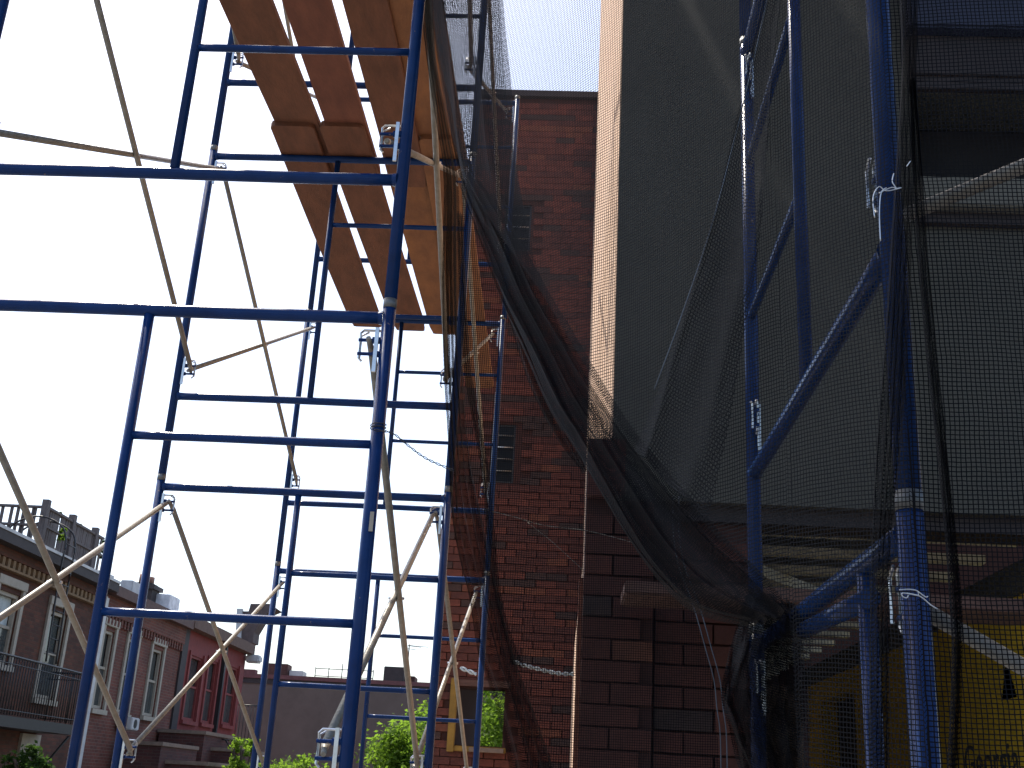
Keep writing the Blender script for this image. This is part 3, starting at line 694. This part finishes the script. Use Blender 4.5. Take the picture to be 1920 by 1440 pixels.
# lower brick extensions
def px_ext(label,px0,px1,pyt,y,dy):
    t=thing('brick_extension',label,'wall'); a=at(px0,pyt,y=y); b=at(px1,pyt,y=y)
    mkbox('wall',(a.x,b.x,y,y+dy,0,a.z-.1),ROWD,t); mkbox('coping',(a.x-.05,b.x+.05,y-.05,y+dy,a.z-.099,a.z),STONE,t,bev=.01)
px_ext('dark brick extension with stone coping below the red painted house, far one',365,448,1399,30.0,3)
px_ext('dark brick extension with stone coping, highest one below the brick row house',300,385,1366,29.2,3)
px_ext('nearest dark brick extension with stone coping behind the lower brace end',232,304,1387,26.,3)
px_ext('low dark brick wall with stone coping at the bottom edge',290,388,1423,26.5,2)
# balcony / fire escape
bal=thing('fire_escape','black iron fire escape balcony with thin bars on the brown brick house','balcony')
xb=RXW+.8; YE=at(153,1300,x=xb).y; za,zb2=at(140,1358,x=xb).z,at(150,1262,x=xb).z
mkbox('platform',(RXW+.01,xb,12.,YE,za-.22,za-.02),IRON,bal)
for z,r_ in ((zb2,.022),(zb2-.14,.012),(za+.08,.012)): mktube('rail',(xb,12,z),(xb,YE,z),r_,IRON,bal,6); mktube('rail',(RXW+.02,YE,z),(xb,YE,z),r_,IRON,bal,6)
me=tubeme((0,0,za),(0,0,zb2),.011,IRON,6); y=13.5
while y<YE: inst('bar',me,bal,(xb,y,0)); y+=.115
for k in range(6): inst('bar',me,bal,(RXW+.1+.115*k,YE,0))
for yy in (14.2,16.8,YE-.15): mktube('bracket',(RXW+.02,yy,za-1.3),(xb-.05,yy,za-.25),.025,IRON,bal,6)
# roof ladder with gooseneck
gl=thing('roof_ladder','black gooseneck iron ladder running from the balcony over the roof edge','ladder')
for y in (20.25,20.75):
    mkwire('stringer',spline([(RXW+.55,y,3.6),(RXW+.5,y,5.3),(RXW+.5,y,6.1),(RXW+.3,y,6.45),(RXW-.2,y,6.6),(RXW-.7,y,6.4),(RXW-.9,y,5.95)],8),.02,IRON,gl)
for k in range(9): mktube('rung',(RXW+.52,20.25,3.8+.28*k),(RXW+.52,20.75,3.8+.28*k),.012,IRON,gl,6)
# roof deck fence
fn=thing('deck_fence','weathered grey wooden roof deck fence with thick posts on the brown house','fence')
def slats(a,b,z0,z1,step):
    a=Vector(a);b=Vector(b);L=(b-a).length;d=(b-a)/L;n=int(L/step)
    bm=bmesh.new(); box(bm,-.034,.034,-.012,.012,z0,z1); me=bpy.data.meshes.new('slat'); bm.to_mesh(me); bm.free(); me.materials.append(FENCEM)
    ang=math.atan2(d.y,d.x)
    for i in range(n):
        if R.random()<.03: continue
        o=inst('slat',me,fn,a+d*(i*step)); o.rotation_euler=(0,R.uniform(-.01,.01),ang)
FX=RXW-.15
slats((FX,20.5,0),(FX,23.7,0),5.9,6.82,.07); slats((FX-4.5,20.45,0),(FX,20.45,0),5.9,6.82,.12)
for z in (6.82,6.42,6.0):
    mkbox('rail',(FX-.05,FX+.05,20.45,23.7,z,z+.05),FENCEM,fn); mkbox('rail',(FX-4.5,FX-.06,20.4,20.5,z+.002,z+.05),FENCEM,fn)
for p in ((FX,20.43),(FX,21.85),(FX,23.2),(FX-2.2,20.4)): mkbox('post',(p[0]-.07,p[0]+.07,p[1]-.07,p[1]+.07,5.9,7.0),FENCEM,fn)
mkbox('roof_hatch',(FX-.9,FX+.2,23.75,24.3,5.88,6.05),FLASH); tag(bpy.data.objects['roof_hatch.002'],'low shiny skylight cover past the roof deck fence','roof box')
# foliage
def leaves(name,parent,c,rad,n,size,m,seed,flat=1.0,squash=.8):
    r=random.Random(seed); bm=bmesh.new(); cl=[]
    for i in range(max(8,n//90)):
        d=Vector((r.gauss(0,1),r.gauss(0,1),r.gauss(0,1)*squash)).normalized()*r.uniform(.35,1)**.6
        cl.append((Vector((d.x*rad[0],d.y*rad[1],d.z*rad[2])),r.uniform(.18,.38)))
    for i in range(n):
        q,s=r.choice(cl); s*=min(rad)
        p=Vector(c)+q+Vector((r.gauss(0,s*.55),r.gauss(0,s*.55),r.gauss(0,s*.4)))
        a=Vector((r.gauss(0,1),r.gauss(0,1),r.gauss(0,.6))).normalized(); b=a.cross(Vector((r.gauss(0,1),r.gauss(0,1),r.gauss(0,1)))).normalized(); l=size*r.uniform(.6,1.3)
        v=[bm.verts.new(p-a*l*.5),bm.verts.new(p+b*l*.28),bm.verts.new(p+a*l*.6),bm.verts.new(p-b*l*.28)]; bm.faces.new(v)
    return link(name,bm,m,parent)
def tree(label,x,y,ztop,rad,n,size,m=LEAF,seed=1):
    t=thing('broadleaf_tree',label,'tree',(x,y,0)); zc=ztop-rad[2]
    bm=bmesh.new(); wire(bm,spline([(0,0,0),(.05,0,zc*.5),(0,.05,zc)],5),.09,8)
    r=random.Random(seed)
    for k in range(7):
        a=r.uniform(0,6.28); wire(bm,spline([(0,0,zc*.6),(math.cos(a)*rad[0]*.4,math.sin(a)*rad[1]*.4,zc),(math.cos(a)*rad[0]*.7,math.sin(a)*rad[1]*.7,zc+rad[2]*.5)],4),.03,6)
    link('trunk',bm,BARK,t,smooth=True); leaves('crown',t,(0,0,zc),rad,n,size,m,seed)
P=at(765,1350,y=16.5); tree('bright green tree below the grey building, between the scaffold legs',P.x+.15,16.5,2.75,(.75,.9,.85),9000,.085,seed=3)
P=at(825,1310,y=17.5); tree('bright green taller tree half hidden behind the red brick building',P.x+.1,17.5,3.15,(.7,.9,1.0),8000,.085,seed=4)
P=at(922,1340,y=15.5); tree('green tree seen through the yellow edged window opening',P.x,15.5,3.3,(.9,.8,1.1),9000,.085,seed=9)
P=at(535,1440,y=22); tree('low light green treetop below the grey building at left',P.x,22,2.12,(.95,.9,.8),7000,.09,seed=5)
P=at(455,1400,y=27); tree('green tree behind the small iron railing by the red house',P.x,27,2.75,(.38,.5,1.0),3000,.09,seed=6)
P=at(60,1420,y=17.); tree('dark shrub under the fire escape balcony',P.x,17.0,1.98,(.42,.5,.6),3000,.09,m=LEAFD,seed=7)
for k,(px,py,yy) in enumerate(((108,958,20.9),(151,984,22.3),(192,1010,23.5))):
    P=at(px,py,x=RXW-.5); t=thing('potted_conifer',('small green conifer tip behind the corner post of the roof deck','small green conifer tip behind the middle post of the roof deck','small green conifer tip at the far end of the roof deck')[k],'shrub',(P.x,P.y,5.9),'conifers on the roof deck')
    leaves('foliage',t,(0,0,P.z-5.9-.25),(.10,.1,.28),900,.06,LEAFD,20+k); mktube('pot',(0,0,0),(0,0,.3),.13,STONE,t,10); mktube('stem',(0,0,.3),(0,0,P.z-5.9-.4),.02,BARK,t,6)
P=at(80,995,x=RXW-.3); t=thing('climbing_plant','yellow green climber on the roof deck corner','plant',(P.x+.45,P.y,5.9)); leaves('foliage',t,(0,0,.45),(.1,.15,.2),300,.06,LEAF,31)
# small railing by the red house
rl=thing('iron_railing','small black iron railing on brackets beside the red house','railing'); a=at(352,1383,y=31); b=at(480,1388,y=31)
mktube('rail',(a.x,31,a.z),(b.x,31,a.z),.025,IRON,rl,6); tz=at(460,1322,y=31).z; x2=at(447,1322,y=31).x
mktube('rail',(x2,31,tz),(b.x,31,tz),.02,IRON,rl,6); me=tubeme((0,0,a.z),(0,0,tz),.01,IRON,5); x=x2
while x<b.x: inst('bar',me,rl,(x,31,0)); x+=.1
mktube('bracket',(a.x+.6,31,a.z),(a.x,31,a.z-.5),.02,IRON,rl,6); mktube('bracket',(b.x-.3,31,a.z-.7),(b.x-.9,31,a.z),.02,IRON,rl,6)
# grey building at the end
gb=thing('grey_building','long grey rendered building with maroon coping closing the view','building')
a=at(458,1255,y=43); b=at(870,1300,y=43)
mkbox('wall',(a.x-1.5,b.x+6,43,52,0,5.3),GREYB,gb)
mkbox('coping',(a.x-1.5,b.x+6.1,42.9,43.3,5.301,5.46),COPING,gb); mkbox('tar_band',(a.x-1.5,b.x+6,42.96,42.999,5.1,5.3),TAR,gb)
mkbox('raised_parapet',(a.x-1.5,at(482,1240,y=43).x,42.9,43.3,5.461,5.62),COPING,gb)
px_box('roof_parapet','low brick parapet block on the grey building roof','parapet',500,540,1245,1268,45,.8,ROWD)
px_box('roof_flashing','pale metal flashing beside the brick parapet block','roof box',541,568,1258,1272,45.2,.8,FLASH)
px_box('chimney_block','black square chimney block on the grey building roof','chimney',716,758,1251,1300,45,1.2,TAR)
px_box('roof_parapet','small brown block right of the black chimney block','parapet',759,778,1268,1300,45.5,1.,ROWD)
an=thing('antenna','thin television antenna beside the black chimney block','antenna'); q=at(764,1252,y=45.); q2=at(766,1208,y=45.)
mktube('mast',(q.x,45,q.z-.4),(q.x,45,q2.z),.025,IRON,an,6)
for k,(dz,wd) in enumerate(((0,.5),(-.12,.35),(.02,.8))): mktube('element',(q.x-.05,45,q2.z+dz-.06),(q.x+wd,45,q2.z+dz-.1),.012,IRON,an,5)
rr=thing('roof_railing','thin pipe railing on the grey building roof','railing'); a=at(592,1253,y=45.5); b=at(642,1253,y=45.5); c=at(700,1262,y=45.5)
for z in (0,-.3): mktube('rail',(a.x,45.5,a.z+z),(c.x,45.5,a.z+z),.018,IRON,rr,5)
for x in (a.x,(a.x+b.x)/2,b.x,(b.x+c.x)/2,c.x): mktube('post',(x,45.5,5.3),(x,45.5,a.z+(.25 if x==b.x else .05)),.02,IRON,rr,5)
